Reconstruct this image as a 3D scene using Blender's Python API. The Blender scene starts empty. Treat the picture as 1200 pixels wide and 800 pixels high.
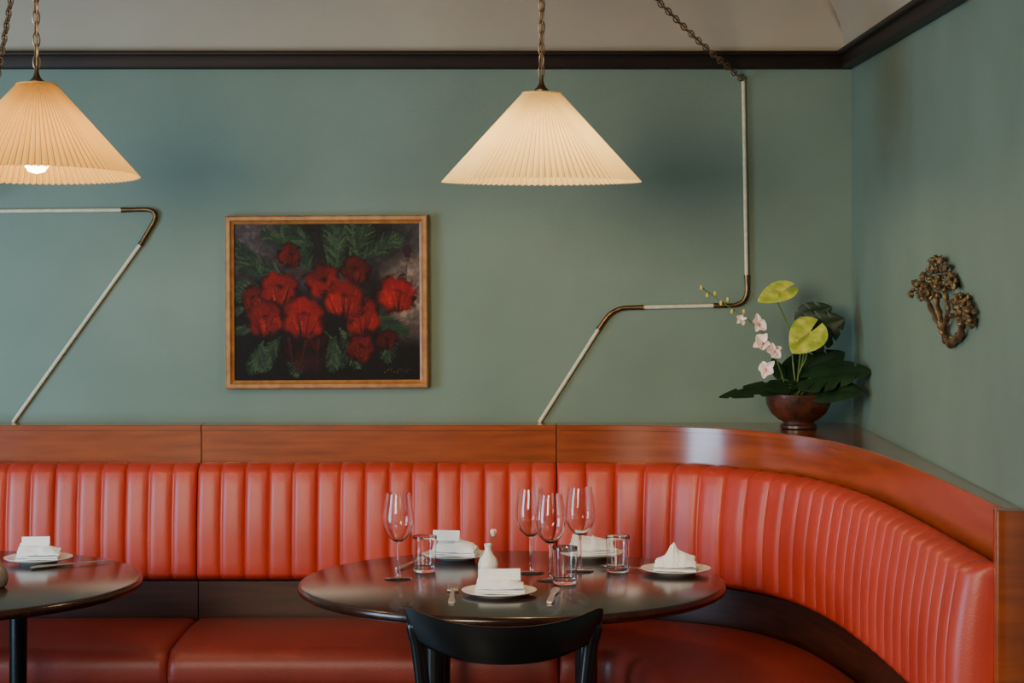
import bpy, bmesh, math, random
import numpy as np
from mathutils import Vector, Matrix, noise
random.seed(4)
F=2400.0; CX=620.0; CY=303.0; CZ=1.58
WY=6.35   # back wall plane
WX=1.0    # side wall plane
LZ=1.073  # ledge height
col=bpy.context.scene.collection

def P(x,y,D):  # measured position at a known depth
    return Vector(((x-CX)*D/F, D, CZ-(y-CY)*D/F))
def lin(c):
    c=c/255.0
    return c/12.92 if c<=0.04045 else ((c+0.055)/1.055)**2.4
def rgb(r,g,b): return (lin(r),lin(g),lin(b),1)

# ---------------- materials
def mat(name,c,rough=0.5,metal=0.0,c2=None,scale=20.0,bump=0.0,bscale=200.0,stretch=None,spec=0.5,coat=0.0,detail=4):
    m=bpy.data.materials.new(name); m.use_nodes=True
    nt=m.node_tree; b=nt.nodes['Principled BSDF']
    b.inputs['Roughness'].default_value=rough
    b.inputs['Metallic'].default_value=metal
    b.inputs['Specular IOR Level'].default_value=spec
    b.inputs['Coat Weight'].default_value=coat
    b.inputs['Coat Roughness'].default_value=0.15
    tc=nt.nodes.new('ShaderNodeTexCoord'); mp=nt.nodes.new('ShaderNodeMapping')
    nt.links.new(tc.outputs['Object'],mp.inputs['Vector'])
    if stretch: mp.inputs['Scale'].default_value=stretch
    n=nt.nodes.new('ShaderNodeTexNoise'); n.inputs['Scale'].default_value=scale; n.inputs['Detail'].default_value=detail
    nt.links.new(mp.outputs['Vector'],n.inputs['Vector'])
    r=nt.nodes.new('ShaderNodeValToRGB')
    if c2 is None: c2=tuple(v*0.86 for v in c[:3])+(1,)
    r.color_ramp.elements[0].position=0.32; r.color_ramp.elements[1].position=0.68
    r.color_ramp.elements[0].color=c2; r.color_ramp.elements[1].color=c
    nt.links.new(n.outputs['Fac'],r.inputs['Fac'])
    nt.links.new(r.outputs['Color'],b.inputs['Base Color'])
    if bump>0:
        n2=nt.nodes.new('ShaderNodeTexNoise'); n2.inputs['Scale'].default_value=bscale; n2.inputs['Detail'].default_value=3
        nt.links.new(mp.outputs['Vector'],n2.inputs['Vector'])
        bp=nt.nodes.new('ShaderNodeBump'); bp.inputs['Strength'].default_value=bump; bp.inputs['Distance'].default_value=0.002
        nt.links.new(n2.outputs['Fac'],bp.inputs['Height']); nt.links.new(bp.outputs['Normal'],b.inputs['Normal'])
    return m
M={}
M['wall']=mat('dusty_sage_wall_paint',rgb(112,128,114),0.5,c2=rgb(104,120,106),scale=3,bump=0.35,bscale=140,spec=0.3)
M['plaster']=mat('cream_plaster',rgb(168,154,134),0.85,c2=rgb(158,144,125),scale=2,bump=0.2,bscale=60)
M['trim']=mat('dark_walnut_trim',rgb(36,19,13),0.5,c2=rgb(24,12,9),scale=6,stretch=(1,8,8),spec=.3)
M['floor']=mat('dark_oak_floor',rgb(60,40,28),0.4,c2=rgb(40,26,18),scale=5,stretch=(1,8,1))
M['wood']=mat('russet_stained_veneer',rgb(158,70,22),0.24,c2=rgb(124,50,15),scale=3,stretch=(1.2,1.2,14),coat=0.9,detail=5)
M['woodd']=mat('dark_wood_kickboard',rgb(72,33,17),0.4,c2=rgb(50,22,11),scale=5,stretch=(1.5,1.5,16))
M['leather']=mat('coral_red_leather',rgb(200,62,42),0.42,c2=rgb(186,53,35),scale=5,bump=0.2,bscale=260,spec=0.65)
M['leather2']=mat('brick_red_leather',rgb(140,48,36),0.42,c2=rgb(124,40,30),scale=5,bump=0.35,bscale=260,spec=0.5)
M['table']=mat('espresso_table_wood',rgb(58,28,17),0.2,c2=rgb(36,16,10),scale=6,stretch=(1,12,12),coat=0.2,spec=.4)
M['black']=mat('black_lacquer',rgb(16,16,18),0.28,c2=rgb(11,11,12),scale=10)
M['brass']=mat('aged_brass',rgb(140,112,78),0.4,1.0,c2=rgb(98,74,50),scale=30)
M['chain']=mat('antique_brass_chain',rgb(180,146,114),0.4,0.8,c2=rgb(130,98,74),scale=40)
M['conduit']=mat('ivory_fabric_conduit',rgb(220,208,180),0.6,c2=rgb(200,188,160),scale=60)
M['frame']=mat('oak_picture_frame',rgb(176,114,56),0.4,c2=rgb(140,86,38),scale=12,stretch=(3,3,3))
M['china']=mat('white_china',rgb(248,245,238),0.2,c2=rgb(244,240,231),scale=4)
M['linen']=mat('white_linen',rgb(255,255,255),0.9,c2=rgb(251,252,253),scale=8,bump=0.3,bscale=400)
M['card']=mat('cream_card',rgb(255,253,248),0.8,c2=rgb(252,249,242),scale=8)
M['steel']=mat('brushed_steel',rgb(230,225,217),0.38,1.0,c2=rgb(205,200,193),scale=30)
M['bronze']=mat('patinated_bronze',rgb(140,114,78),0.42,0.6,c2=rgb(68,50,33),scale=45,bump=0.8,bscale=90)
M['bowl']=mat('brown_lacquered_bowl',rgb(92,46,28),0.4,c2=rgb(40,19,12),scale=25,coat=0.2,bump=1.0,bscale=70)
M['soil']=mat('dark_moss_soil',rgb(38,34,22),0.9,c2=rgb(22,20,14),scale=60)
M['leaf']=mat('dark_green_leaf',rgb(32,56,28),0.45,c2=rgb(18,36,18),scale=14,coat=0.0,spec=.3)
M['stem']=mat('green_stem',rgb(106,128,58),0.5,c2=rgb(80,100,44),scale=20)
M['lime']=mat('lime_yellow_spathe',rgb(212,210,90),0.4,c2=rgb(140,160,50),scale=40,spec=.35)
M['spadix']=mat('pale_yellow_spadix',rgb(226,214,130),0.6)
M['petal']=mat('blush_white_petal',rgb(254,236,226),0.6,c2=rgb(246,212,200),scale=40)
M['lip']=mat('pink_orchid_lip',rgb(225,150,130),0.6)
M['bud']=mat('yellow_green_bud',rgb(196,182,92),0.6)

def glassmat():
    m=bpy.data.materials.new('clear_glass'); m.use_nodes=True; nt=m.node_tree
    nt.nodes.clear()
    o=nt.nodes.new('ShaderNodeOutputMaterial'); g=nt.nodes.new('ShaderNodeBsdfGlass'); g.inputs['IOR'].default_value=1.4
    n=nt.nodes.new('ShaderNodeTexNoise'); n.inputs['Scale'].default_value=5
    r=nt.nodes.new('ShaderNodeValToRGB'); r.color_ramp.elements[0].color=(.98,.99,.99,1); r.color_ramp.elements[1].color=(1,1,1,1)
    nt.links.new(n.outputs['Fac'],r.inputs['Fac']); nt.links.new(r.outputs['Color'],g.inputs['Color'])
    g.inputs['Roughness'].default_value=0.0
    nt.links.new(g.outputs[0],o.inputs['Surface'])
    return m
M['glass']=glassmat()
def shademat(name,c,c2,tr=.42):
    m=bpy.data.materials.new(name); m.use_nodes=True; nt=m.node_tree; nt.nodes.clear()
    o=nt.nodes.new('ShaderNodeOutputMaterial'); mx=nt.nodes.new('ShaderNodeMixShader')
    d=nt.nodes.new('ShaderNodeBsdfDiffuse'); t=nt.nodes.new('ShaderNodeBsdfTranslucent')
    n=nt.nodes.new('ShaderNodeTexNoise'); n.inputs['Scale'].default_value=30
    tc=nt.nodes.new('ShaderNodeTexCoord'); nt.links.new(tc.outputs['Object'],n.inputs['Vector'])
    r=nt.nodes.new('ShaderNodeValToRGB'); r.color_ramp.elements[0].color=c2; r.color_ramp.elements[1].color=c
    nt.links.new(n.outputs['Fac'],r.inputs['Fac'])
    nt.links.new(r.outputs['Color'],d.inputs['Color']); nt.links.new(r.outputs['Color'],t.inputs['Color'])
    mx.inputs['Fac'].default_value=tr
    nt.links.new(d.outputs[0],mx.inputs[1]); nt.links.new(t.outputs[0],mx.inputs[2]); nt.links.new(mx.outputs[0],o.inputs['Surface'])
    return m
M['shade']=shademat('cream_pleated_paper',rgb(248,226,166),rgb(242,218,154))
M['shadec']=shademat('cream_pleat_fold_shadow',rgb(206,164,96),rgb(196,154,88),.25)  # folded paper strips, with the shadow of the pleat valleys put into the colour
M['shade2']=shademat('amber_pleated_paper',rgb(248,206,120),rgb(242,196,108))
M['shade2c']=shademat('amber_pleat_fold_shadow',rgb(196,136,60),rgb(186,126,54),.25)  # amber valley strips, their shadow likewise coloured in
def emis(name,c,s):
    m=bpy.data.materials.new(name); m.use_nodes=True; b=m.node_tree.nodes['Principled BSDF']
    b.inputs['Base Color'].default_value=c; b.inputs['Emission Color'].default_value=c; b.inputs['Emission Strength'].default_value=s
    return m
M['bulb']=emis('warm_bulb_glass',(1,0.80,0.5,1),14)

# ---------------- mesh helpers
def obj_mesh(name,V,Fc,m,parent=None,smooth=True,loc=None,angle=40,recalc=True):
    me=bpy.data.meshes.new(name); me.from_pydata([tuple(v) for v in V],[],Fc)
    if recalc:
        bm=bmesh.new(); bm.from_mesh(me); bmesh.ops.recalc_face_normals(bm,faces=bm.faces); bm.to_mesh(me); bm.free()
    if smooth:
        me.shade_smooth()
        try: me.set_sharp_from_angle(angle=math.radians(angle))
        except Exception: pass
    me.materials.append(m)
    o=bpy.data.objects.new(name,me); col.objects.link(o)
    if parent: o.parent=parent
    if loc is not None: o.location=loc
    return o
def empty(name,loc,label,cat,group=None,rotz=0):
    o=bpy.data.objects.new(name,None); o.empty_display_size=0.05; o.location=loc; o.rotation_euler=(0,0,rotz)
    col.objects.link(o); o['label']=label; o['category']=cat
    if group: o['group']=group
    return o
def tag(o,label,cat,group=None):
    o['label']=label; o['category']=cat
    if group: o['group']=group
    return o
def join(parts):
    V=[];Fc=[]
    for v,f in parts:
        k=len(V); V+= [Vector(a) for a in v]; Fc+=[tuple(i+k for i in q) for q in f]
    return V,Fc
def lathe(prof,n=32,closed=False):
    V=[];Fc=[];rings=[]
    for r,z in prof:
        if r<1e-6: rings.append([len(V)]); V.append(Vector((0,0,z)))
        else:
            k=len(V); rings.append(list(range(k,k+n)))
            for i in range(n):
                a=2*math.pi*i/n; V.append(Vector((r*math.cos(a),r*math.sin(a),z)))
    m=len(rings); rng=range(m if closed else m-1)
    for j in rng:
        A=rings[j];B=rings[(j+1)%m]
        for i in range(n):
            i2=(i+1)%n
            if len(A)==1 and len(B)==1: continue
            if len(A)==1: Fc.append((A[0],B[i],B[i2]))
            elif len(B)==1: Fc.append((A[i],A[i2],B[0]))
            else: Fc.append((A[i],A[i2],B[i2],B[i]))
    return V,Fc
def tube(pts,r,n=10,cap=True,flat=1.0):
    pts=[Vector(p) for p in pts]; N=len(pts)
    rs=r if isinstance(r,(list,tuple)) else [r]*N
    V=[];Fc=[]; up=None
    for i,p in enumerate(pts):
        t=(pts[min(i+1,N-1)]-pts[max(i-1,0)]).normalized()
        if up is None:
            up=Vector((0,0,1)) if abs(t.z)<0.9 else Vector((0,1,0))
        side=t.cross(up).normalized(); up=side.cross(t).normalized()
        for k in range(n):
            a=2*math.pi*k/n
            V.append(p+side*math.cos(a)*rs[i]+up*math.sin(a)*rs[i]*flat)
    for i in range(N-1):
        for k in range(n):
            k2=(k+1)%n; Fc.append((i*n+k,i*n+k2,(i+1)*n+k2,(i+1)*n+k))
    if cap:
        Fc.append(tuple(range(n))); Fc.append(tuple(range((N-1)*n,N*n)))
    return V,Fc
def rbox(cx,cy,cz,sx,sy,sz,bev=0.003,seg=2,rot=None):
    bm=bmesh.new(); bmesh.ops.create_cube(bm,size=1)
    for v in bm.verts: v.co=Vector((v.co.x*sx,v.co.y*sy,v.co.z*sz))
    if bev>0: bmesh.ops.bevel(bm,geom=bm.edges[:],offset=bev,segments=seg,affect='EDGES',profile=0.5)
    c=Vector((cx,cy,cz)); V=[]
    for v in bm.verts:
        q=v.co.copy()
        if rot is not None: q=rot@q
        V.append(q+c)
    bm.verts.index_update()
    Fc=[tuple(v.index for v in f.verts) for f in bm.faces]; bm.free()
    return V,Fc
def smoothpts(pts,n=8):
    pts=[Vector(p) for p in pts]; out=[]
    for i in range(len(pts)-1):
        p0=pts[max(i-1,0)];p1=pts[i];p2=pts[i+1];p3=pts[min(i+2,len(pts)-1)]
        for k in range(n):
            t=k/n
            out.append(0.5*((2*p1)+(-p0+p2)*t+(2*p0-5*p1+4*p2-p3)*t*t+(-p0+3*p1-3*p2+p3)*t**3))
    out.append(pts[-1]); return out
def sphere(c,r,sub=2,sq=(1,1,1),nz=0.0,fr=20):
    bm=bmesh.new(); bmesh.ops.create_icosphere(bm,subdivisions=sub,radius=1)
    V=[]
    for v in bm.verts:
        d=v.co.normalized(); k=1.0
        if nz: k+=nz*noise.noise((d*r+Vector(c))*fr)
        V.append(Vector(c)+Vector((d.x*r*sq[0],d.y*r*sq[1],d.z*r*sq[2]))*k)
    bm.verts.index_update()
    Fc=[tuple(v.index for v in f.verts) for f in bm.faces]; bm.free(); return V,Fc
def copy_thing(src,loc,rotz=0,label=None):
    c=src.copy(); c.location=loc; c.rotation_euler=(0,0,rotz); col.objects.link(c)
    if label: c['label']=label
    for ch in src.children:
        k=ch.copy(); k.parent=c; col.objects.link(k)
    return c
def struct(o): o['kind']='structure'; return o

# ---------------- room shell
LX=-4.6; FY=-1.5
struct(obj_mesh('wall_back',*rbox((LX+WX+.15)/2,WY+.075,1.11,WX+.15-LX,.15,2.22,0),M['wall'],smooth=False))
struct(obj_mesh('wall_right',*rbox(WX+.075,(FY+WY)/2,1.11,.15,WY-FY,2.22,0),M['wall'],smooth=False))
struct(obj_mesh('floor',*rbox((LX+WX+.15)/2,(FY+WY+.15)/2,-.05,WX+.15-LX,WY+.15-FY,.1,0),M['floor'],smooth=False))
A=.75;H=.44;Z0=2.21
ds=[A*(1-math.cos(math.pi/2*i/20)) for i in range(21)]
def hz(d): 
    d=min(d,A); return Z0+H*math.sqrt(max(0,1-(1-d/A)**2))
dx=ds+[A+.5*i for i in range(1,9)]+[WX-LX]
dy=ds+[A+.6*i for i in range(1,12)]+[WY-FY]
V=[];Fc=[]
for a in dy:
    for b in dx: V.append((WX-b,WY-a,min(hz(a),hz(b))))
nx=len(dx)
for j in range(len(dy)-1):
    for i in range(nx-1):
        a,b,c,d=j*nx+i,j*nx+i+1,(j+1)*nx+i+1,(j+1)*nx+i
        Fc+= [(a,b,c),(a,c,d)]
ce=struct(obj_mesh('ceiling',V,Fc,M['plaster'],angle=30))
sm=ce.modifiers.new('thick','SOLIDIFY'); sm.thickness=0.05; sm.offset=0
struct(obj_mesh('trim_1',*join([rbox((LX+WX)/2,WY-.02,2.192,WX-LX,.04,.052,.006),rbox((LX+WX)/2,WY-.028,2.212,WX-LX,.056,.014,.004)]),M['trim']))
struct(obj_mesh('trim_2',*join([rbox(WX-.02,(FY+WY)/2-.03,2.192,.04,WY-FY-.06,.052,.006),rbox(WX-.028,(FY+WY)/2-.03,2.212,.056,WY-FY-.06,.014,.004)]),M['trim']))

# ---------------- banquette path: straight, tight sweep, long easing tail
YB=6.25; YE=4.165; XEND=.970
ds_=.002
tt=np.arange(0,3.2,ds_)
f=np.clip(tt/.16,0,1); f=f*f*(3-2*f); f=np.where(tt>.72,np.exp(-(tt-.72)/.36),f)
th=np.cumsum(f)*ds_; th=th/th[-1]*(math.pi/2*.985)
xx=np.concatenate([[0],np.cumsum(np.cos(th))[:-1]*ds_]); yy=YB-np.concatenate([[0],np.cumsum(np.sin(th))[:-1]*ds_])
ie=int(np.argmax(yy<YE)); S1=XEND-xx[ie]; SE=S1+tt[ie]
def path(s):
    if s<=S1: return Vector((s,YB,0)),Vector((0,-1,0))
    t=s-S1; x=S1+float(np.interp(t,tt,xx)); y=float(np.interp(t,tt,yy)); a=float(np.interp(t,tt,th))
    return Vector((x,y,0)),Vector((-math.sin(a),-math.cos(a),0))
def inner(s):
    return s if s<=S1 else s-.09*float(np.interp(s-S1,tt,th))
def sweep(fn,s0,s1,step=.03):
    n=max(2,int(round((s1-s0)/step))); V=[];Fc=[];m=None
    for i in range(n+1):
        s=s0+(s1-s0)*i/n; p,nr=path(s); pr=fn(s); m=len(pr)
        for o,z in pr: V.append(p+nr*o+Vector((0,0,z)))
    for i in range(n):
        for k in range(m):
            k2=(k+1)%m; Fc.append((i*m+k,i*m+k2,(i+1)*m+k2,(i+1)*m+k))
    Fc.append(tuple(range(m))); Fc.append(tuple(range(n*m,(n+1)*m)))
    return V,Fc
def channels(s0,s1,nch,endround):
    w=(inner(s1)-inner(s0))/nch
    def fn(s):
        ph=((inner(s)-inner(s0))/w)%1.0
        x=2*ph-1
        b=max(0,1-abs(x)**3.4)**.6 if 1e-4<ph<.9999 else 0
        k=1
        if endround:
            e=max(0,s1-s); k=min(1,e/.06); k=math.sqrt(max(0,1-(1-k)**2))*.65+.35
        f=.015*b
        zt=.958+.005*b; zb=.606
        pr=[(0.003,zb+.02),(0.003,zt-.03),(.012,zt-.008)]
        base_t=.072*k; base_b=.094*k
        cx=.012; rr=(base_t+f)-cx
        for a in range(1,8):
            t=math.pi/2*a/8
            pr.append((cx+rr*math.sin(t), zt-.035*(1-math.cos(t))))
        for j in range(1,9):
            t=j/9; z=(zt-.035)*(1-t)+(zb+.03)*t
            pr.append((base_t*(1-t)+base_b*t+f+.010*math.sin(math.pi*t),z))
        rr=base_b+f-.02
        for a in range(0,8):
            t=math.pi/2*a/8
            pr.append((.02+rr*math.cos(t), zb+.03-.03*math.sin(t)))
        pr.append((.01,zb))
        return pr
    return fn
def seatprof(s0,s1):
    def fn(s):
        e=min(s-s0,s1-s); k=max(0,1-e/.02); dz=.012*k*k; di=.008*k*k
        pr=[(.075,.385),(.075,.47)]
        for a in range(7):
            t=math.pi/2*a/6; pr.append((.105-.03*math.cos(t),.478+.024*math.sin(t)-dz))
        for j in range(1,8):
            t=j/8; pr.append((.105+.42*t,.502+.006*math.sin(math.pi*t)-dz))
        for a in range(9):
            t=math.pi/2*a/8; pr.append((.545+.055*math.sin(t)-di,.447+.055*math.cos(t)-dz))
        pr+= [(.6-di,.42),(.592-di,.395),(.575,.385)]
        return pr
    return fn
def outer(s):
    p,n=path(s)
    if s<=S1: return Vector((p.x,WY-.002,0))
    d=-n; t1=(WY-.002-p.y)/max(d.y,1e-6); t2=(WX-.002-p.x)/max(d.x,1e-6)
    return p+d*min(t1,t2)
def ledge(s0,s1):
    ss=[s0+(s1-s0)*i/80 for i in range(81)]
    cs=None; prev=None
    for i in range(4000):
        s=s0+(s1-s0)*i/3999; p,n=path(s); d=-n; c=Vector((WX-.002,WY-.002,0))-p
        v=d.x*c.y-d.y*c.x
        if prev is not None and prev>0>=v: cs=s; break
        prev=v
    V=[];Fc=[]
    if cs: ss=sorted(ss+[cs])
    for s in ss:
        p,n=path(s); p=p+n*.006; o=outer(s)
        if cs and s==cs: o=Vector((WX-.002,WY-.002,0))
        for q,z in ((p,LZ-.016),(p,LZ-.002),(p-n*.002,LZ),(o,LZ),(o,LZ-.016)): V.append((q.x,q.y,z))
    for i in range(len(ss)-1):
        for k in range(5):
            k2=(k+1)%5; Fc.append((i*5+k,i*5+k2,(i+1)*5+k2,(i+1)*5+k))
    Fc.append((0,1,2,3,4)); e=(len(ss)-1)*5; Fc.append((e,e+1,e+2,e+3,e+4))
    return V,Fc
nch=int(round((inner(SE)-.0845)/.086))
sections=[(-2.07,-1.0015,15,'straight channel-tufted red leather banquette with wooden back panel'),
          (-.9985,.0815,15,'middle red leather banquette section beneath the flower painting'),
          (.0845,SE,nch,'curved red leather banquette wrapping around the room corner')]
for i,(a,b,n,lab) in enumerate(sections):
    e=empty('banquette_sofa',(0,0,0),lab,'bench')
    base=path(a)[0]; e.location=(base.x,base.y,0)
    off=Vector((-base.x,-base.y,0))
    def add(nm,vf,m,ang=40):
        return obj_mesh(nm,[Vector(v)+off for v in vf[0]],vf[1],m,e,angle=ang)
    add('wooden_back_panel',sweep(lambda s:[(-.024,.02),(-.024,LZ-.017),(0,LZ-.017),(0,.02)],a,b,.02),M['wood'])
    add('wooden_ledge',ledge(a,b),M['wood'],30)
    add('channel_backrest',sweep(channels(a,b,n,i==2),a,b,.0035),M['leather'],85)
    add('lower_back_board',sweep(lambda s:[(.001,.40),(.001,.606),(.06,.606),(.06,.40)],a,b,.02),M['woodd'])
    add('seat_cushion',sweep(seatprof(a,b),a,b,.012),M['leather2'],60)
    add('plinth',sweep(lambda s:[(.065,.0),(.065,.384),(.54,.384),(.54,.0)],a,b),M['table'])
    if i==2:
        add('end_board',rbox(.971,YE-.022,LZ/2,.056,.04,LZ,.003),M['wood'])

# ---------------- lamps
def chain(pts,L=.027):
    pts=[Vector(p) for p in pts]; d=[0]
    for i in range(1,len(pts)): d.append(d[-1]+(pts[i]-pts[i-1]).length)
    n=max(1,int(d[-1]/L)); parts=[]
    def at(x):
        for i in range(1,len(pts)):
            if x<=d[i] or i==len(pts)-1:
                t=(x-d[i-1])/(d[i]-d[i-1]); return pts[i-1].lerp(pts[i],t),(pts[i]-pts[i-1]).normalized()
    for k in range(n):
        c,t=at((k+.5)*d[-1]/n)
        a=Vector((1,0,0)) if abs(t.x)<.8 else Vector((0,1,0))
        u=t.cross(a).normalized(); w=t.cross(u).normalized()
        ang=math.radians(35) if k%2 else math.radians(125)
        s=u*math.cos(ang)+w*math.sin(ang); nn=t.cross(s)
        V=[];Fc=[];NN=14;mm=5
        for i in range(NN):
            th_=2*math.pi*i/NN
            cc=t*(.0185*math.cos(th_))+s*(.0088*math.sin(th_))
            rd=(t*math.cos(th_)*.6+s*math.sin(th_)).normalized()
            for j in range(mm):
                ph=2*math.pi*j/mm; V.append(c+cc+rd*.0021*math.cos(ph)+nn*.0021*math.sin(ph))
        for i in range(NN):
            for j in range(mm):
                Fc.append((i*mm+j,i*mm+(j+1)%mm,((i+1)%NN)*mm+(j+1)%mm,((i+1)%NN)*mm+j))
        parts.append((V,Fc))
    return join(parts)
def pleated(rt,rb,h,n=96):
    V=[];Fc=[];rows=8;k=n*3;mi=[]
    for j in range(rows+1):
        t=j/rows; r=rt+(rb-rt)*t; z=h*(1-t); amp=.0013+.0036*t
        for i in range(k):
            q=i%3; a=2*math.pi*(i//3+(0,.42,.58)[q])/n; rr=r+(amp if q==0 else -amp)
            V.append(Vector((rr*math.cos(a),rr*math.sin(a),z+(0.0018 if q else -.001)*t)))
    for j in range(rows):
        for i in range(k):
            i2=(i+1)%k; Fc.append((j*k+i,j*k+i2,(j+1)*k+i2,(j+1)*k+i)); mi.append(1 if i%3==1 else 0)  # second slot: narrow valley strips with the painted-in pleat shadow
    return V,Fc,mi
def lamp(loc,hook,wallpt,sag,sm,sm2,label,tilt=0,bz=0,en=10.5):
    e=empty('pendant_lamp',loc,label,'lamp','pleated pendant lamps')
    h=.222
    V,Fc,mi=pleated(.05,.25,h)
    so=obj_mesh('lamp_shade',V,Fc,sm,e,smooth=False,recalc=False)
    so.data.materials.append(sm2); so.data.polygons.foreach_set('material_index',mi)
    r1=obj_mesh('shade_top_ring',*join([lathe([(.0,h+.001),(.049,h+.001),(.051,h+.003),(.049,h+.005),(.0,h+.006)],40)]),sm,e)
    obj_mesh('lamp_socket',*join([lathe([(0,h+.05),(.004,h+.048),(.006,h+.03),(.010,h+.02),(.018,h+.012),(.018,h+.006),(.0,h+.006)],20),
        lathe([(0,h-.002),(.018,h-.002),(.018,h-.06+bz),(.0,h-.06+bz)],20)]),M['brass'],e)
    obj_mesh('light_bulb',*lathe([(r,z+bz) for r,z in [(0,.035),(.02,.04),(.034,.06),(.036,.08),(.028,.105),(.015,.13),(.014,.158),(0,.158)]],24),M['bulb'],e)
    sp=[]
    for a in (0,2.09,4.19): sp.append(tube([(0.01*math.cos(a),.01*math.sin(a),h-.004),(.049*math.cos(a),.049*math.sin(a),h-.004)],.0015,6))
    r2=obj_mesh('shade_spokes',*join(sp),M['brass'],e)
    for q in (so,r1,r2):
        Rm=Matrix.Rotation(tilt,4,'X'); pv=Vector((0,0,h)); q.rotation_euler=(tilt,0,0); q.location=pv-(Rm@pv)
    L=Vector(loc); hk=Vector(hook)-L; wp=Vector(wallpt)-L
    obj_mesh('chain',*chain([(0,0,h+.045),hk]),M['chain'],e)
    obj_mesh('electric_cord',*tube([(0,0,h+.045),hk*.5+Vector((.002,0,.13)),hk],.0022,6),M['brass'],e)
    pts=[]
    for i in range(25):
        t=i/24; q=hk.lerp(wp,t); q.z-=sag*4*t*(1-t); pts.append(q)
    obj_mesh('swag_chain',*chain(pts),M['chain'],e)
    obj_mesh('swag_cord',*tube([p+Vector((0,0,.001)) for p in pts],.0022,6),M['brass'],e)
    obj_mesh('ceiling_hook',*join([lathe([(0,.0),(.03,.0),(.028,-.008),(.01,-.014),(0,-.014)],20),
        tube([(0,0,-.01),(0,0,-.035),(.012,0,-.05),(.012,0,-.066),(0,0,-.075),(-.012,0,-.066)],.003,8)]),M['chain'],e,loc=hk+Vector((0,0,.075)))
    obj_mesh('wall_hook',*tube([wp+Vector((0,.02,.0)),wp+Vector((0,-.005,0)),wp+Vector((0,-.012,.012))],.005,8),M['chain'],e)
    li=bpy.data.lights.new('bulb_glow','POINT'); li.energy=en; li.color=(1,.71,.36); li.shadow_soft_size=.034
    lo=bpy.data.objects.new('bulb_glow',li); lo.location=(0,0,.018+bz*.5); col.objects.link(lo); lo.parent=e
    return e
D1=5.2
l1=P(634.5,213,D1)
w1=P(870,93,WY-.02)
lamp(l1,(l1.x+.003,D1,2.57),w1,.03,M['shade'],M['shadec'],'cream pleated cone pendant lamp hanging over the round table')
D2=5.05
l2=P(43,206,D2)
w2=P(-30,240,WY-.02)
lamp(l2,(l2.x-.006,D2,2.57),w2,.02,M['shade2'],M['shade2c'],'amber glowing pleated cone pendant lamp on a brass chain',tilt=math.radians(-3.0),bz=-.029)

# ---------------- conduits
def fil(pts,rad,n=8):
    pts=[Vector(p) for p in pts]; out=[pts[0]]
    for i in range(1,len(pts)-1):
        a=(pts[i-1]-pts[i]).normalized(); b=(pts[i+1]-pts[i]).normalized()
        p=pts[i]+a*rad; q=pts[i]+b*rad
        for k in range(n+1):
            t=k/n; out.append(p*(1-t)**2+pts[i]*2*t*(1-t)+q*t*t)
    out.append(pts[-1]); return out
DW=WY-.011
def cond(label,runs,elbows,clipz=LZ+.001):
    o0=P(*runs[0][0],DW); e=empty('wall_conduit',o0,label,'pipe','conduits on the back wall')
    def loc(pl,r=None):
        q=[P(x,y,DW) for x,y in pl]
        for v in q: v.z=max(v.z,clipz)
        if r: q=fil(q,r)
        return [v-o0 for v in q]
    for r in runs: obj_mesh('conduit_run',*tube(loc(r),.0060,12),M['conduit'],e)
    for r,rad in elbows:
        pts=loc(r,rad); parts=[tube(pts,.0070,12)]
        for q,w in ((pts[0],pts[1]),(pts[-1],pts[-2])):
            d=(w-q).normalized(); parts.append(tube([q,q+d*.010],.0082,12))
        obj_mesh('brass_elbow',*join(parts),M['brass'],e)
    return e
cond('ivory conduit with brass elbows running from chain down to ledge',
     [[(871,92),(875,325)],[(838,358),(752,360)],[(703,383),(632,495)]],
     [([(875,322),(876,358),(836,358)],.055),([(754,360),(718,361),(701,386)],.045)])
cond('ivory conduit with one brass elbow beside the painting',
     [[(-60,248),(146,246)],[(166,284),(15,495)]],
     [([(142,246),(189,245),(164,287)],.055)])

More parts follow.
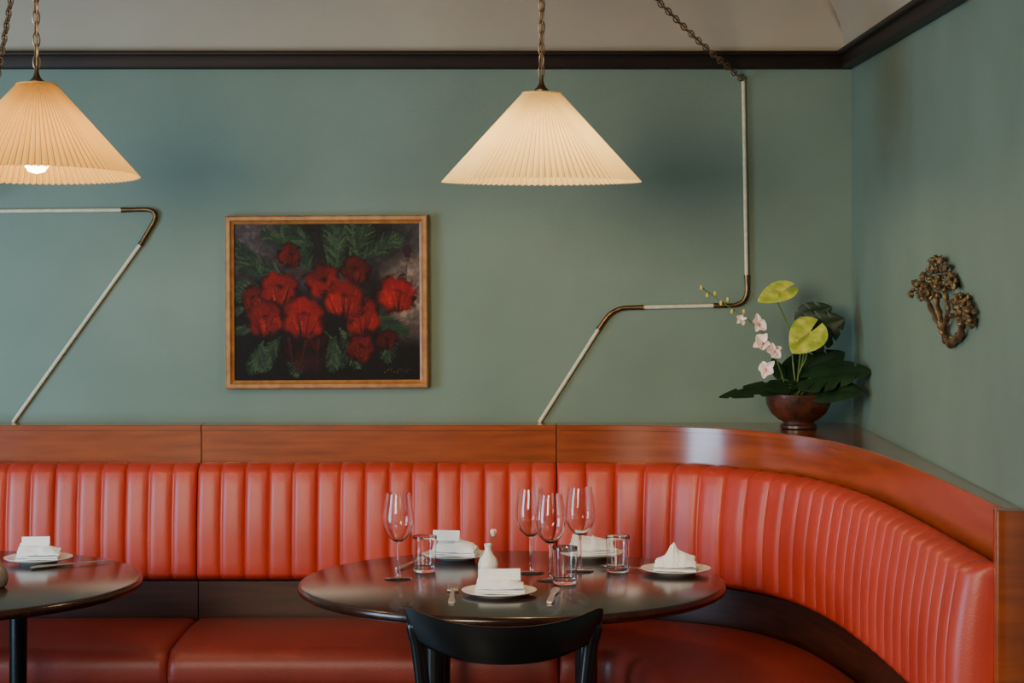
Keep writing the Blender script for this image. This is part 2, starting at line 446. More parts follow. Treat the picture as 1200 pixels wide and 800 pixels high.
# ---------------- painting
def paint():
    W,Hh=400,338
    xs=np.linspace(276,494,W); ys=np.linspace(262,446,Hh)
    X,Y=np.meshgrid(xs,ys)
    rs=np.random.RandomState(11)
    def nz(freq,seed):
        r=np.random.RandomState(seed); g=r.rand(int(220/freq)+4,int(240/freq)+4)
        fx=(X-276)/freq; fy=(Y-262)/freq; ix=fx.astype(int); iy=fy.astype(int); tx=fx-ix; ty=fy-iy
        tx=tx*tx*(3-2*tx); ty=ty*ty*(3-2*ty)
        return (g[iy,ix]*(1-tx)+g[iy,ix+1]*tx)*(1-ty)+(g[iy+1,ix]*(1-tx)+g[iy+1,ix+1]*tx)*ty
    N1=nz(14,1); N2=nz(4,2); N3=nz(1.8,3); N4=nz(9,5)
    img=np.zeros((Hh,W,3)); 
    top=np.array([74,62,64.]); right=np.array([122,100,86.]); dark=np.array([16,12,12.])
    t=np.clip((Y-285)/70+ (N1-.5)*.6,0,1)[...,None]
    img[:]=top*(1-t)+dark*t
    k=np.clip((X-440)/36,0,1)*np.clip(1-(Y-372)/36,0,1)*np.clip((Y-285)/30,0,1); k=(k*(.6+.5*N1))[...,None]; k=np.clip(k,0,1)
    img=img*(1-k)+right*k
    k=np.clip((np.clip(1-np.hypot((X-405)/110,(Y-280)/45),0,1)*1.8),0,.92)[...,None]; img=img*(1-k)+np.array([20,19,18.])*k
    img*= (.8+.4*N2)[...,None]
    def blend(a,c):
        nonlocal img
        a=np.clip(a,0,1)[...,None]; img=img*(1-a)+np.array(c,float)*a
    def ell(cx,cy,rx,ry,ang,c,soft=.25,al=1.0,ns=.3):
        ca,sa=math.cos(ang),math.sin(ang); u=((X-cx)*ca+(Y-cy)*sa)/rx; v=(-(X-cx)*sa+(Y-cy)*ca)/ry
        d=np.hypot(u,v)+(N2-.5)*ns*.8+(N3-.5)*ns*.5+(N4-.5)*ns
        blend(np.clip((1-d)/soft,0,1)*al,c)
    def stroke(x0,y0,x1,y1,w,c,al=.9):
        dx,dy=x1-x0,y1-y0; L2=dx*dx+dy*dy+1e-6
        t=np.clip(((X-x0)*dx+(Y-y0)*dy)/L2,0,1); d=np.hypot(X-x0-t*dx,Y-y0-t*dy)
        blend(np.clip((w*(1.1-.7*t)+(N3-.5)-d)/.8,0,1)*al,c)
    greens=[(34,49,34),(44,62,40),(28,40,28),(56,72,46),(32,46,36)]
    def frond(x,y,ang,L):
        c=greens[rs.randint(5)]; bend=rs.uniform(-.5,.5); n=9; px,py=x,y; a0=ang
        for i in range(n):
            t=(i+1)/n; a0=ang+bend*t; nx_,ny_=px+math.cos(a0)*L/n,py+math.sin(a0)*L/n
            stroke(px,py,nx_,ny_,1.8,c); px,py=nx_,ny_
            for sgn in (1,-1):
                a=a0+sgn*.7; l=L*.36*math.sin(math.pi*min(.95,t*.75+.2)); stroke(px,py,px+math.cos(a)*l,py+math.sin(a)*l,2.5,greens[rs.randint(5)],.88)
    for (x,y,a,L) in [(335,325,-2.6,62),(330,345,-2.9,55),(310,330,-2.0,44),(350,310,-2.2,50),(365,320,-1.9,56),(395,320,-1.5,58),(385,310,-1.2,50),(410,310,-.9,54),(400,320,-1.8,58),
        (425,305,-.7,54),(440,300,-.9,38),(300,380,2.6,25),(330,395,2.2,45),(310,400,1.9,40),(380,385,1.3,50),(400,385,1.0,50),(350,395,1.7,45),(440,370,.6,45),
        (290,330,3.0,20),(300,300,-2.7,30),(345,290,-2.7,40),(450,380,1.2,45),(395,395,1.7,40),(420,300,-1.8,40),(335,290,-1.3,32),(370,290,-2.5,42),(300,350,-2.8,28),(290,360,2.8,20)]:
        frond(x,y,a,L)
    def flower(cx,cy,r,dim=1.0,ti=None):
        if ti is None: ti=rs.uniform(-.5,.5)
        r*=1.10; dim*=.95
        ca,sa=math.cos(ti),math.sin(ti)
        def E(ox,oy,rx,ry,c,s=.4,al=.95,da=0,ns=.24):
            ell(cx+(ox*ca-oy*sa)*r,cy+(ox*sa+oy*ca)*r,rx*r,ry*r,ti+da,tuple(v*dim for v in c),s,al,ns)
        E(0,0,1.0,.92,(40,5,8),.2,1,0,.35)
        for ph in (-1.05,1.0,-.5,.55,0):
            k=rs.uniform(.75,1.1); L=rs.uniform(.9,1.1)
            E(math.sin(ph)*.48,-math.cos(ph)*.40*L,.36,.52*L,(132*k,18*k,18*k),.45,.95,ph*.9)
        E(.02,-.08,.48,.18,(22,4,8),.6,.85)
        for ph in (-1.2,1.15,-.4,.5):
            k=rs.uniform(.74,1.08)
            E(math.sin(ph)*.48,.34-(1-math.cos(ph))*.2,.40,.54,(152*k,25*k,21*k),.5,.95,-ph*.4)
        for q in range(4):
            a=rs.uniform(-.9,.9); x0=cx+a*r*.35; y0=cy+r*.72
            stroke(x0,y0,cx+a*r*.8,cy-rs.uniform(-.05,.3)*r,1.3,tuple(v*dim for v in (30,4,8)),.6)
            a=rs.uniform(-.9,.9); x0=cx+a*r*.4; y0=cy+r*.5
            stroke(x0,y0,cx+a*r*.9,cy-rs.uniform(0,.6)*r,1.0,tuple(v*dim for v in (186,58,44)),.45)
    for f_ in [(342,300,14,.65),(418,317,17,.65),(372,400,15,.3),(345,412,14,.25),(424,408,17,.7,.6),(454,399,13,.5),(300,350,17,.75,-.5),(329,339,23,.95),(382,331,22,.9),
              (426,371,23,.85),(405,351,25,1.0),(313,374,23,.95,-.2),(357,372,26,1.05,.1),(467,346,23,1.0,.3)]: flower(*f_)
    stroke(478,312,477,335,1.2,(60,40,50)); ell(479,296,6,9,0,(44,24,30)); 
    for s in [(360,400,352,436),(375,398,372,436),(340,396,346,436)]: stroke(*s,2.2,(70,20,20),.6)
    ell(362,424,26,16,0,(50,14,14),.6,.7)
    for i in range(9): x=452+i*3.6; stroke(x,434+rs.rand()*3,x+2.2,431+rs.rand()*4,.7,(120,66,44),.7)
    img*=(.88+.24*N3)[...,None]
    img=np.clip(img,0,255)/255; l=np.where(img<=.04045,img/12.92,((img+.055)/1.055)**2.4)
    return W,Hh,l
pc=P(384,353.5,WY-.001)
sc=WY/F
fr=empty('framed_painting',(pc.x,WY,pc.z),'oak-framed oil painting of red poppies in dark foliage','painting')
fr.rotation_euler=(0,math.radians(-.3),0)
W,Hh,L=paint()
cw,chh=218*sc,184*sc
V=[(-cw/2+cw*i/(W-1),-.022,chh/2-chh*j/(Hh-1)) for j in range(Hh) for i in range(W)]
Fc=[(j*W+i,(j+1)*W+i,(j+1)*W+i+1,j*W+i+1) for j in range(Hh-1) for i in range(W-1)]
pm=bpy.data.materials.new('oil_paint'); pm.use_nodes=True; nt=pm.node_tree; b=nt.nodes['Principled BSDF']; b.inputs['Roughness'].default_value=.5
b.inputs['Specular IOR Level'].default_value=.12
at=nt.nodes.new('ShaderNodeAttribute'); at.attribute_name='paint'; nt.links.new(at.outputs['Color'],b.inputs['Base Color'])
n2=nt.nodes.new('ShaderNodeTexNoise'); n2.inputs['Scale'].default_value=220
tc=nt.nodes.new('ShaderNodeTexCoord'); nt.links.new(tc.outputs['Object'],n2.inputs['Vector'])
bp=nt.nodes.new('ShaderNodeBump'); bp.inputs['Strength'].default_value=.2; bp.inputs['Distance'].default_value=.001
nt.links.new(n2.outputs['Fac'],bp.inputs['Height']); nt.links.new(bp.outputs['Normal'],b.inputs['Normal'])
co=obj_mesh('painted_canvas',V,Fc,pm,fr,smooth=False,recalc=False)
ca=co.data.color_attributes.new('paint','FLOAT_COLOR','POINT')
arr=np.ones((Hh*W,4),dtype=np.float32); arr[:,:3]=L.reshape(-1,3); ca.data.foreach_set('color',arr.ravel())
ow,oh=236*sc,202*sc
def frame_side(w,h):
    V=[];Fc=[]
    prof=[(0,0),(0,-.032),(.004,-.036),(.014,-.036),(.019,-.030),(.026,-.026),(.026,0)]
    cs=[(-1,-1),(1,-1),(1,1),(-1,1)]
    for sx,sz in cs:
        for o,y in prof: V.append((sx*(w/2-o),y-.001,sz*(h/2-o)))
    m=len(prof)
    for i in range(4):
        for k in range(m):
            k2=(k+1)%m; j=(i+1)%4; Fc.append((i*m+k,i*m+k2,j*m+k2,j*m+k))
    return V,Fc
obj_mesh('picture_frame',*frame_side(ow,oh),M['frame'],fr,smooth=False)
obj_mesh('backing_board',*rbox(0,-.011,0,ow-.04,.018,oh-.04,0),M['trim'],fr,smooth=False)

# ---------------- tables
def table(loc,label):
    e=empty('round_table',loc,label,'table','round restaurant tables')
    r=.55; pr=[(0,.722),(r-.03,.722),(r-.010,.725)]
    for a in range(9):
        t=-math.pi/2+math.pi*a/8; pr.append((r-.010+.010*math.cos(t),.738+.012*math.sin(t)))
    pr+=[(0,.75)]
    obj_mesh('table_top',*lathe(pr,96),M['table'],e,angle=50)
    for sx in (-1,1):
        for sy in (-1,1):
            obj_mesh('leg',*tube([(sx*.19,sy*.19,.0),(sx*.19,sy*.19,.70)],[.02,.025],20),M['black'],e)
    obj_mesh('apron',*join([rbox(0,.19,.688,.40,.03,.068,.003),rbox(0,-.19,.688,.40,.03,.068,.003),rbox(.19,0,.688,.03,.40,.066,.003),rbox(-.19,0,.688,.03,.40,.066,.003)]),M['black'],e)
    return e
T1=(-.044,5.285,0); T2=(-1.556,5.285,0)
table(T1,'round espresso wood table set with glasses and plates')
table(T2,'round espresso wood table with one folded napkin setting')

# ---------------- chair
ch=empty('dining_chair',(-.053,4.60,0),'black lacquered wooden chair pulled up to the round table','chair')
cy0=-.20
def post(sx):
    return [(sx*.155,cy0+.03,.0),(sx*.162,cy0+.03,.25),(sx*.165,cy0+.02,.45),(sx*.172,cy0+.004,.62),(sx*.184,cy0-.002,.74),(sx*.191,cy0-.004,.775),(sx*.196,cy0-.005,.805)]
for sx in (-1,1):
    pts=smoothpts(post(sx),6); n=len(pts)
    obj_mesh('back_leg',*tube(pts,[.013+.005*i/n for i in range(n)][:n-3]+[.016,.013,.006],14),M['black'],ch)
    obj_mesh('leg',*tube([(sx*.19,.21,.0),(sx*.18,.20,.44)],[.013,.018],12),M['black'],ch)
V=[];Fc=[];nu=61;nv=11
us=[math.sin(math.pi/2*(-1+2*i/(nu-1))) for i in range(nu)]
for side in (0,1):
    for i in range(nu):
        u=us[i]; au=abs(u)
        e=max(0,(au-.91)/.09); rc=1-math.sqrt(max(0,1-e*e))
        zt=.804+.036*au**2.6-.014*rc
        zb=.722+.044*au**2.6-.020*e+.030*rc
        for j in range(nv):
            v=j/(nv-1); z=zb+(zt-zb)*v
            y=cy0-.010-.066*(1-u*u)+(.006 if side else -.006)*math.sin(math.pi*min(max(v,.05),.95))**.4*(1-.6*rc)
            x=u*(.186+.19*(z-.72)+.006)
            V.append((x,y-.014*(v-.5),z))
def idx(s,i,j): return s*nu*nv+i*nv+j
for i in range(nu-1):
    for j in range(nv-1):
        for s in (0,1): Fc.append((idx(s,i,j),idx(s,i+1,j),idx(s,i+1,j+1),idx(s,i,j+1)))
    for j in (0,nv-1): Fc.append((idx(0,i,j),idx(0,i+1,j),idx(1,i+1,j),idx(1,i,j)))
for i in (0,nu-1):
    for j in range(nv-1): Fc.append((idx(0,i,j),idx(0,i,j+1),idx(1,i,j+1),idx(1,i,j)))
obj_mesh('backrest',V,Fc,M['black'],ch,angle=70)
V=[];Fc=[];n=40
prs=[(0.96,.435),(1,.441),(1,.452),(.97,.458),(.85,.456)]
for k,z in prs:
    for i in range(n):
        a=2*math.pi*i/n; c_,s_=math.cos(a),math.sin(a)
        x=.215*k*math.copysign(abs(c_)**.6,c_); y=.205*k*math.copysign(abs(s_)**.6,s_)
        V.append((x*(1+.08*y/.2),y+.02,z))
for j in range(len(prs)-1):
    for i in range(n): Fc.append((j*n+i,j*n+(i+1)%n,(j+1)*n+(i+1)%n,(j+1)*n+i))
Fc.append(tuple(range(n))); Fc.append(tuple(range((len(prs)-1)*n,len(prs)*n)))
obj_mesh('seat',V,Fc,M['black'],ch)

# ---------------- glassware
TZ=.7502
wg=empty('wine_glass',(-.339,5.31,TZ),'tall clear stemmed wine glass standing alone','wine glass','wine glasses on the round table')
outp=[(.0045,.095),(.013,.099),(.026,.110),(.036,.127),(.0405,.147),(.0395,.172),(.0355,.198),(.0315,.222)]
inn=[(.0307,.222),(.0347,.198),(.0387,.172),(.0397,.147),(.0351,.1277),(.0252,.1113),(.012,.1005),(0,.0985)]
def dens(pr):
    q=[Vector((r,z,0)) for r,z in pr]; q=smoothpts(q,3); return [(max(v.x,0),v.y) for v in q]
obj_mesh('bowl',*lathe([(0,.0951)]+dens(outp)+dens(inn)[:-1]+[(0,.0985)],48),M['glass'],wg,angle=60)
obj_mesh('stem',*lathe([(0,.004),(.006,.006),(.0038,.014),(.0032,.04),(.0033,.08),(.0045,.0949),(0,.0949)],16),M['glass'],wg,angle=60)
obj_mesh('foot',*lathe([(0,0),(.036,0),(.0365,.0012),(.034,.0022),(.012,.0034),(0,.0038)],40),M['glass'],wg,angle=60)
for (x,y,l) in [(622,673,'clear stemmed wine glass in the cluster of three'),(645,682,'clear stemmed wine glass next to a short tumbler'),(680,671,'clear stemmed wine glass in front of a folded napkin')]:
    D=F*.83/(y-2-CY); copy_thing(wg,((x-CX)*D/F,D,TZ),random.random(),l)
tp=[(0,0),(.024,0),(.027,.0006),(.0285,.002),(.0292,.005),(.0295,.010)]
for i in range(1,9): tp.append((.0295+.003*i/8,.010+.084*i/8))
tp+=[(.0323,.0952),(.0319,.0954),(.0316,.0950)]
for i in range(7,-1,-1): tp.append((.0286+.003*i/8,.014+.080*i/8))
tp+=[(.0278,.0115),(.026,.010),(.022,.0094),(0,.0092)]
tg=obj_mesh('water_tumbler',*lathe(tp,48),M['glass'],None,angle=80)
tag(tg,'short clear glass water tumbler on the round table','drinking glass','water tumblers'); tg.location=(-.277,5.43,TZ)
for (x,y) in [(662,684),(724,670)]:
    D=F*.83/(y-CY); c=tg.copy(); c.location=((x-CX)*D/F,D,TZ); col.objects.link(c)

# ---------------- plates & napkins
def platept(x,y): D=F*.83/(y-CY); return Vector(((x-CX)*D/F,D,TZ))
def plate(loc,lab,grp='side plates'):
    o=obj_mesh('side_plate',*lathe([(0,0),(.05,0),(.052,.003),(.068,.005),(.088,.010),(.0925,.0125),(.093,.014),(.091,.0145),(.086,.0135),(.066,.0085),(.05,.006),(0,.005)],56),M['china'],None,angle=60)
    o.location=loc; tag(o,lab,'plate',grp); return o
def flap(pts,h,th,curl=0,seed=0,n=12,wob=.0032):
    A_,B_,C_,D_=[Vector(p) for p in pts]; V=[];Fc=[]
    for s in (0,1):
        for j in range(n):
            for i in range(n):
                u=i/(n-1);v=j/(n-1)
                p=A_.lerp(B_,u).lerp(D_.lerp(C_,u),v)
                b=h*math.sin(math.pi*u)*math.sin(math.pi*v)+wob*(.5+noise.noise(Vector((u*3.2,v*3.2,seed*1.7))))
                p=p+Vector((wob*noise.noise(Vector((v*4,seed,1))),wob*noise.noise(Vector((u*4,seed,5))),b+(th if s else 0)+curl*u*u))
                V.append(p)
    N=n*n
    for j in range(n-1):
        for i in range(n-1):
            a=j*n+i; Fc.append((a,a+1,a+n+1,a+n)); Fc.append((N+a,N+a+1,N+a+n+1,N+a+n))
    for i in range(n-1):
        for b in (i,(n-1)*n+i): Fc.append((b,b+1,N+b+1,N+b))
        for b in (i*n,i*n+n-1): Fc.append((b,b+n,N+b+n,N+b))
    return V,Fc
def napkin_flat(loc,seed,rot,lab,s=1.0,tall=.035):
    r=random.Random(seed); w=.058*s; d=.042*s; parts=[]
    z=0
    for k in range(2):
        j=lambda a: a+r.uniform(-.005,.005)
        parts.append(flap([(j(-w),j(-d),z),(j(w),j(-d),z),(j(w*.97),j(d),z+.001),(j(-w*.97),j(d),z+.001)],.003,.0032,0,seed+k,wob=.0015 if k==0 else .003)); z+=.0052
    parts.append(flap([(-w*.98,-d*.9,z),(w*.9,-d*.95,z+.002),(w*.80,d*.2,z+tall*.42),(-w*.86,d*.4,z+tall*.70)],.006,.002,0,seed+5))
    parts.append(flap([(-w*.86,d*.4,z+tall*.7),(w*.80,d*.2,z+tall*.42),(w*.95,d*.95,z),(-w*.95,d*.98,z)],.004,.002,0,seed+6))
    parts.append(flap([(-w*.15,-d*1.05,z+.003),(w*1.0,-d*1.0,z+.001),(w*1.02,-d*.05,z+tall*.32),(w*.05,d*.1,z+tall*.66)],.007,.002,0,seed+7))
    o=obj_mesh('napkin',*join(parts),M['linen'],None,angle=60); o.location=loc; o.rotation_euler=(0,0,rot); tag(o,lab,'napkin','folded linen napkins'); return o
def napkin_peak(loc,rot,lab):
    parts=[]
    parts.append(flap([(-.056,-.04,0),(.056,-.044,0),(.056,.036,0),(-.05,.04,0)],.003,.005,0,2,wob=.0015))
    pk=(-.006,0,.070); 
    parts.append(flap([(-.05,-.030,.008),(-.004,-.040,.009),pk,(-.026,.0,.036)],.003,.002,0,1,wob=.002))
    parts.append(flap([(-.004,-.040,.009),(.030,-.030,.009),(.014,-.004,.040),pk],.003,.002,0,3,wob=.002))
    parts.append(flap([(.004,-.042,.012),(.056,-.034,.010),(.050,.0,.034),(.010,-.006,.048)],.006,.002,0,4))
    parts.append(flap([(-.056,-.03,.008),(-.03,-.038,.010),(-.018,0,.036),(-.052,.01,.024)],.006,.002,0,5))
    parts.append(flap([(-.045,.034,.008),(.05,.034,.008),(.02,.0,.035),(-.012,0,.062)],.003,.002,0,6))
    o=obj_mesh('napkin',*join(parts),M['linen'],None,angle=60); o.location=loc; o.rotation_euler=(0,0,rot); tag(o,lab,'napkin','folded linen napkins'); return o
def card(loc,w,h,rot,lab):
    an=math.radians(24)
    R1=Matrix.Rotation(an,3,'X'); R2=Matrix.Rotation(-an,3,'X')
    dy=math.sin(an)*h/2; hh=h*math.cos(an)/2
    V,Fc=join([rbox(0,-dy,hh,w,.0008,h,0,rot=R2),rbox(0,dy,hh,w,.0008,h,0,rot=R1)])
    o=obj_mesh('place_card',V,Fc,M['card'],None,smooth=False); o.location=loc; o.rotation_euler=(0,0,rot); tag(o,lab,'card','folded paper cards'); return o
pl=[('A',585,697,'white side plate with folded napkin beside the fork'),('B',792,671,'white side plate with a peaked napkin'),
    ('C',535,654,'white side plate with rumpled napkin next to a tumbler'),('D',693,652,'white side plate behind the wine glasses'),('E',45,658,'white side plate on the neighbouring round table')]
pp={}
for k,x,y,lab in pl:
    pp[k]=platept(x,y); plate(pp[k],lab)
up=Vector((0,0,.0088))
napkin_flat(pp['A']+up+Vector((0,-.004,0)),1,.06,'white linen napkin folded flat under a card',tall=.030)
card(pp['A']+Vector((.0,.008,.036)),.104,.030,.08,'blank white folded card on a napkin')
napkin_peak(pp['B']+up,-.15,'white linen napkin folded into a peak')
napkin_flat(pp['C']+up,5,-.2,'rumpled white linen napkin beside a tumbler',tall=.048)
card(pp['C']+Vector((-.028,.0,.050)),.075,.030,-.15,'blank cream folded card leaning on a napkin')
napkin_flat(pp['D']+up,7,.15,'white linen napkin behind the wine glasses',tall=.055)
napkin_flat(pp['E']+up,9,.15,'white linen napkin on the neighbouring table',tall=.038)
card(pp['E']+Vector((-.008,.005,.044)),.075,.026,.1,'blank white folded card on neighbouring table')

# ---------------- cutlery
def fork():
    parts=[tube([(0,-.105,.003),(0,-.09,.0035),(0,-.03,.004),(0,.03,.006),(0,.045,.006)],[.007,.008,.005,.004,.005],10,flat=.35)]
    parts.append(rbox(0,.052,.0055,.024,.02,.002,.0008))
    for i in range(4):
        x=-.0098+.0065*i; parts.append(tube([(x,.06,.0055),(x,.08,.0045),(x,.103,.007)],[.002,.0018,.0010],6,flat=.6))
    return join(parts)
def knife():
    return join([tube([(0,-.11,.004),(0,-.09,.0045),(0,-.01,.0045),(0,0,.004)],[.006,.0075,.006,.005],10,flat=.5),
                 tube([(0,0,.004),(.001,.04,.004),(.001,.08,.004),(-.002,.105,.003)],[.006,.009,.0085,.002],10,flat=.14)])
fk=fork(); kn=knife()
def cut(kind,x,y,rot,lab):
    o=obj_mesh(kind,*(fk if kind=='fork' else kn),M['steel'],None,angle=50); o.location=platept(x,y); o.rotation_euler=(0,0,rot); o.scale=(1.12,1.12,1.0); tag(o,lab,kind,'steel cutlery'); return o
cut('fork',530,698,.02,'steel fork lying beside a plate with folded napkin')
cut('knife',648,698,-.08,'steel knife lying beside a plate with folded napkin')
cut('fork',752,668,1.2,'steel fork beside the peaked napkin plate')
cut('knife',86,662,-.9,'steel knife on the neighbouring table')
cut('fork',484,660,-.3,'steel fork between wine glass and tumbler')

# ---------------- bud vases
def vase(loc,lab,m,s=1.0,flower=True):
    e=empty('bud_vase',loc,lab,'vase')
    pr=[(0,0),(.017,0),(.023,.004),(.0265,.014),(.0265,.024),(.022,.038),(.0125,.050),(.0088,.060),(.0088,.068),(.0112,.076),(.0102,.0765),(.0074,.067),(.0095,.05),(.018,.034),(.021,.018),(.018,.008),(0,.006)]
    obj_mesh('vase_body',*lathe([(r*s,z*s) for r,z in pr],32),m,e,angle=60)
    if flower:
        obj_mesh('flower_stem',*tube([(0,0,.01),(.003,0,.06),(.012,0,.096)],.0014,6),M['stem'],e)
        parts=[sphere((.014,0,.104),.0068,2,(1,1,1.3))]
        for k in range(4):
            a=k*1.6; parts.append(sphere((.014+.005*math.cos(a),.005*math.sin(a),.109),.0048,1,(1,1,1.5)))
        obj_mesh('flower_bud',*join(parts),M['petal'],e)
    return e
vase(platept(572,671),'small white ceramic bud vase with pale bud',M['china'])
vase(platept(-6,688),'small round grey ceramic vase on the neighbouring table',mat('grey_glaze',rgb(120,112,104),.35),1.25,False)

# ---------------- potted arrangement
PB=Vector((.805,6.12,LZ+.0005))
QB=Vector((.805,6.12,1.0805))
def Q(x,y,dy=0):
    D=6.12+dy; p=P(x,y,D); p-=QB; 
    return p
pt=empty('potted_flower_arrangement',PB,'brown bowl of anthurium, orchids and monstera on corner ledge','plant')
obj_mesh('bowl',*lathe([(0,0),(.050,0),(.055,.003),(.055,.010),(.047,.016),(.046,.020),(.060,.027),(.082,.046),(.095,.072),(.100,.098),(.101,.104),(.097,.105),(.09,.09),(.074,.055),(0,.05)],56),M['bowl'],pt,angle=50)
obj_mesh('soil',*lathe([(0,.055),(.072,.062),(.084,.078),(.06,.09),(0,.097)],32),M['soil'],pt)
def leaf(base,tip,width,nrm,notch=0,heart=.0,droop=.0,n=60,fold=.12):
    base=Vector(base);tip=Vector(tip); d=tip-base; L=d.length; dr=d.normalized(); nrm=Vector(nrm).normalized()
    side=dr.cross(nrm).normalized(); nn=side.cross(dr).normalized(); V=[];Fc=[];ms=7
    for i in range(n+1):
        t=i/n; w=width*math.sin(math.pi*min(1,t**.75*.98+.02))**.7 if t<1 else 0
        for j in range(-ms,ms+1):
            s=j/ms; ww=w
            if notch:
                ph=(t*notch+ (0 if s>0 else .4))%1.0
                if ph<.2 and .15<t<.9 and abs(s)>.5: ww=w*.62
            p=base+dr*(L*t)-dr*abs(s)**1.5*heart*L*(1-t)+side*s*ww+nn*(abs(s)*fold*w*1.2-.25*w*s*s)
            p=p-Vector((0,0,1))*droop*t*t
            V.append(p)
    k=2*ms+1
    for i in range(n):
        for j in range(k-1): Fc.append((i*k+j,i*k+j+1,(i+1)*k+j+1,(i+1)*k+j))
    return V,Fc
lf=[((950,440,-.03),(1022,428,-.14),.072,(-.1,-.8,1),5,.25),
    ((955,455,-.06),(1012,452,-.17),.052,(-.1,-.9,.9),0,.15),
    ((925,448,-.03),(842,458,-.1),.036,(0,-.7,1),3,.15),
    ((945,390,.04),(990,366,.02),.064,(0.35,-1,.25),5,.3),
    ((940,372,.06),(975,352,.05),.042,(.3,-1,.2),4,.2),
    ((938,440,.02),(990,405,.05),.057,(0,-1,.5),5,.2),
    ((925,450,.0),(938,405,.06),.045,(0,-1,.3),0,.1),
    ((925,452,-.05),(890,446,-.09),.026,(0,-.8,.8),0,.1),
    ((915,440,-.02),(905,412,.02),.02,(0,-1,.3),0,.1)]
for b,t,w,nr,nc,ht in lf:
    obj_mesh('monstera_leaf',*leaf(Q(*b),Q(*t),w,nr,notch=nc,heart=ht,droop=.012,fold=.2),M['leaf'],pt,angle=80)
st=[]
for b in lf: st.append(tube(smoothpts([(random.uniform(-.03,.03),random.uniform(-.03,.03),.08),(Q(*b[0])*.5+Vector((0,0,.06))),Q(*b[0])],5),.0025,6))
for pts in ([(935,470,0),(930,430,.0),(925,385,.0),(908,345,-.02)],[(940,470,0),(935,440,0),(945,415,-.02),(946,392,-.03)]):
    st.append(tube(smoothpts([Q(*p) for p in pts],6),.0024,8))
obj_mesh('stems',*join(st),M['stem'],pt)
def anth(b,t,w,nr,sp):
    o=obj_mesh('anthurium_flower',*leaf(Q(*b),Q(*t),w,nr,heart=.5,fold=.3,n=30),M['lime'],pt,angle=80)
    obj_mesh('spadix',*tube([Q(*sp[0]),Q(*sp[1])],[.004,.0025],8),M['spadix'],o)
anth((950,386,-.04),(928,411,-.07),.056,(-.1,-1,.4),((946,388,-.055),(934,396,-.09)))
anth((918,338,-.04),(888,351,-.07),.040,(0,-.8,.8),((912,340,-.055),(902,337,-.08)))
sprayp=[(925,470,-.02),(915,432,-.04),(900,395,-.07),(880,374,-.08),(855,357,-.08),(822,334,-.08)]
obj_mesh('orchid_spray',*tube(smoothpts([Q(*p) for p in sprayp],8),.0017,6),M['stem'],pt)
for (x,y,r) in [(889,376,.027),(893,398,.031),(907,408,.025),(897,429,.031),(868,371,.017)]:
    c=Q(x,y,-.10); parts=[]
    tw=random.uniform(-.5,.5); yaw=random.uniform(-.9,.5)
    for k in range(5):
        a=math.pi/2+k*2*math.pi/5+tw+random.uniform(-.15,.15); w=.36 if k%2==0 else .56; rl=r*random.uniform(.75,1.2)
        tip=c+Vector((math.cos(a)*rl*.9,math.cos(a)*r*yaw-random.uniform(.002,.018),math.sin(a)*rl))
        parts.append(leaf(c,tip,r*w,(random.uniform(-.3,.4),-1,random.uniform(-.1,.6)),n=12,fold=.5))
    o=obj_mesh('orchid_bloom',*join(parts),M['petal'],pt,angle=80)
    obj_mesh('orchid_lip',*sphere(c+Vector((0,-.006,-.003)),r*.14,2,(1,1,1.3)),M['lip'],o)
bd=[sphere(Q(x,y,-.085),.0065,2,(.8,.8,1.3)) for x,y in [(822,334),(829,343),(838,341),(845,352),(853,348),(858,362),(866,372),(872,362)]]
obj_mesh('orchid_buds',*join(bd),M['bud'],pt)

# ---------------- bronze wall ornament
def Wp(x,y,X): D=X*F/(x-CX); return Vector((X,D,CZ-(y-CY)*D/F))
parts=[]
rr=random.Random(8)
heads=[(1073,343),(1078,333),(1084,324),(1090,315),(1097,308),(1104,308),(1110,316),(1116,325),(1119,334),(1100,318),(1092,328),(1106,328),(1086,338),(1098,335),(1109,338),(1093,345),(1103,346),(1082,346),
       (1120,356),(1127,350),(1134,353),(1139,361),(1130,361),(1123,366),(1135,369),(1138,376),(1128,374)]
for i,(x,y) in enumerate(heads):
    c=Wp(x,y,.987)
    for k in range(6):
        q=c+Vector((rr.uniform(-.012,.004),rr.uniform(-.024,.024),rr.uniform(-.010,.010)))
        parts.append(sphere(q,rr.uniform(.0055,.0105),2,(.8,rr.uniform(1.1,2.0),rr.uniform(.6,1.0)),.9,120))
ob=Wp(1112,404,.99)
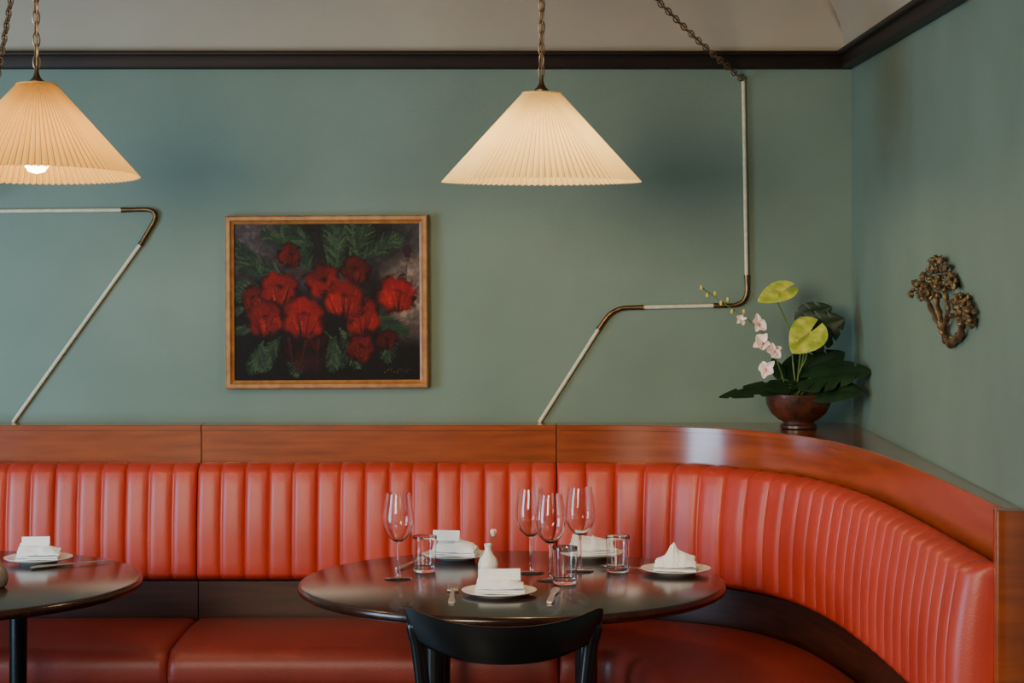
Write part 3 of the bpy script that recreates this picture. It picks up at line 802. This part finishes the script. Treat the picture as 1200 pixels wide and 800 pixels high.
def tb(pl,r0,r1):
    p=smoothpts([Wp(*q) for q in pl],6); n=len(p)
    parts.append(tube(p,[(r0+(r1-r0)*i/(n-1))*(1+.25*math.sin(i*1.9)) for i in range(n)],10))
tb([(1115,404,.988),(1106,392,.985),(1102,374,.982),(1097,350,.978)],.0095,.007)
tb([(1103,384,.984),(1093,366,.98),(1085,346,.978)],.007,.006)
tb([(1105,386,.984),(1111,366,.982),(1108,344,.98)],.007,.006)
tb([(1114,402,.988),(1125,393,.986),(1128,380,.983),(1132,366,.982)],.009,.007)
for x,y in [(1112,403),(1108,401),(1117,401),(1104,390),(1123,393),(1115,396)]: parts.append(sphere(Wp(x,y,.987),.008,3,(.9,2.2,.8),.8,70))
parts=[([Vector((min(v[0],.999),v[1],v[2])) for v in a],b) for a,b in parts]
V,Fc=join(parts); V=[v-ob for v in V]
o=obj_mesh('wall_sculpture',V,Fc,M['bronze'],None,angle=60); o.location=ob; tag(o,'rough bronze flowering-branch relief mounted on the wall','sculpture')

# ---------------- light
def area(name,loc,target,sx,sy,e,c,spread=180):
    l=bpy.data.lights.new(name,'AREA'); l.shape='RECTANGLE'; l.size=sx; l.size_y=sy; l.energy=e; l.color=c; l.spread=math.radians(spread)
    o=bpy.data.objects.new(name,l); o.location=loc; col.objects.link(o)
    o.rotation_euler=(Vector(target)-Vector(loc)).to_track_quat('-Z','Y').to_euler(); return o
area('window_daylight',(-3.5,3.7,1.15),(-1.4,6.1,1.15),1.4,1.8,125,(.46,.74,1.0))
area('front_daylight',(-1.7,.7,2.0),(.7,6,.85),1.2,1.2,30,(1.0,.87,.64),80)
w=bpy.data.worlds.new('World'); bpy.context.scene.world=w; w.use_nodes=True
w.node_tree.nodes['Background'].inputs['Color'].default_value=(.82,.82,.78,1)
w.node_tree.nodes['Background'].inputs['Strength'].default_value=.08

cam=bpy.data.cameras.new('camera'); cam.lens=72; cam.sensor_width=36; cam.shift_x=-20/1200; cam.shift_y=-97/1200
cam.dof.use_dof=False
c=bpy.data.objects.new('camera',cam); c.location=(0,0,CZ); c.rotation_euler=(math.pi/2,0,0); col.objects.link(c)
bpy.context.scene.camera=c
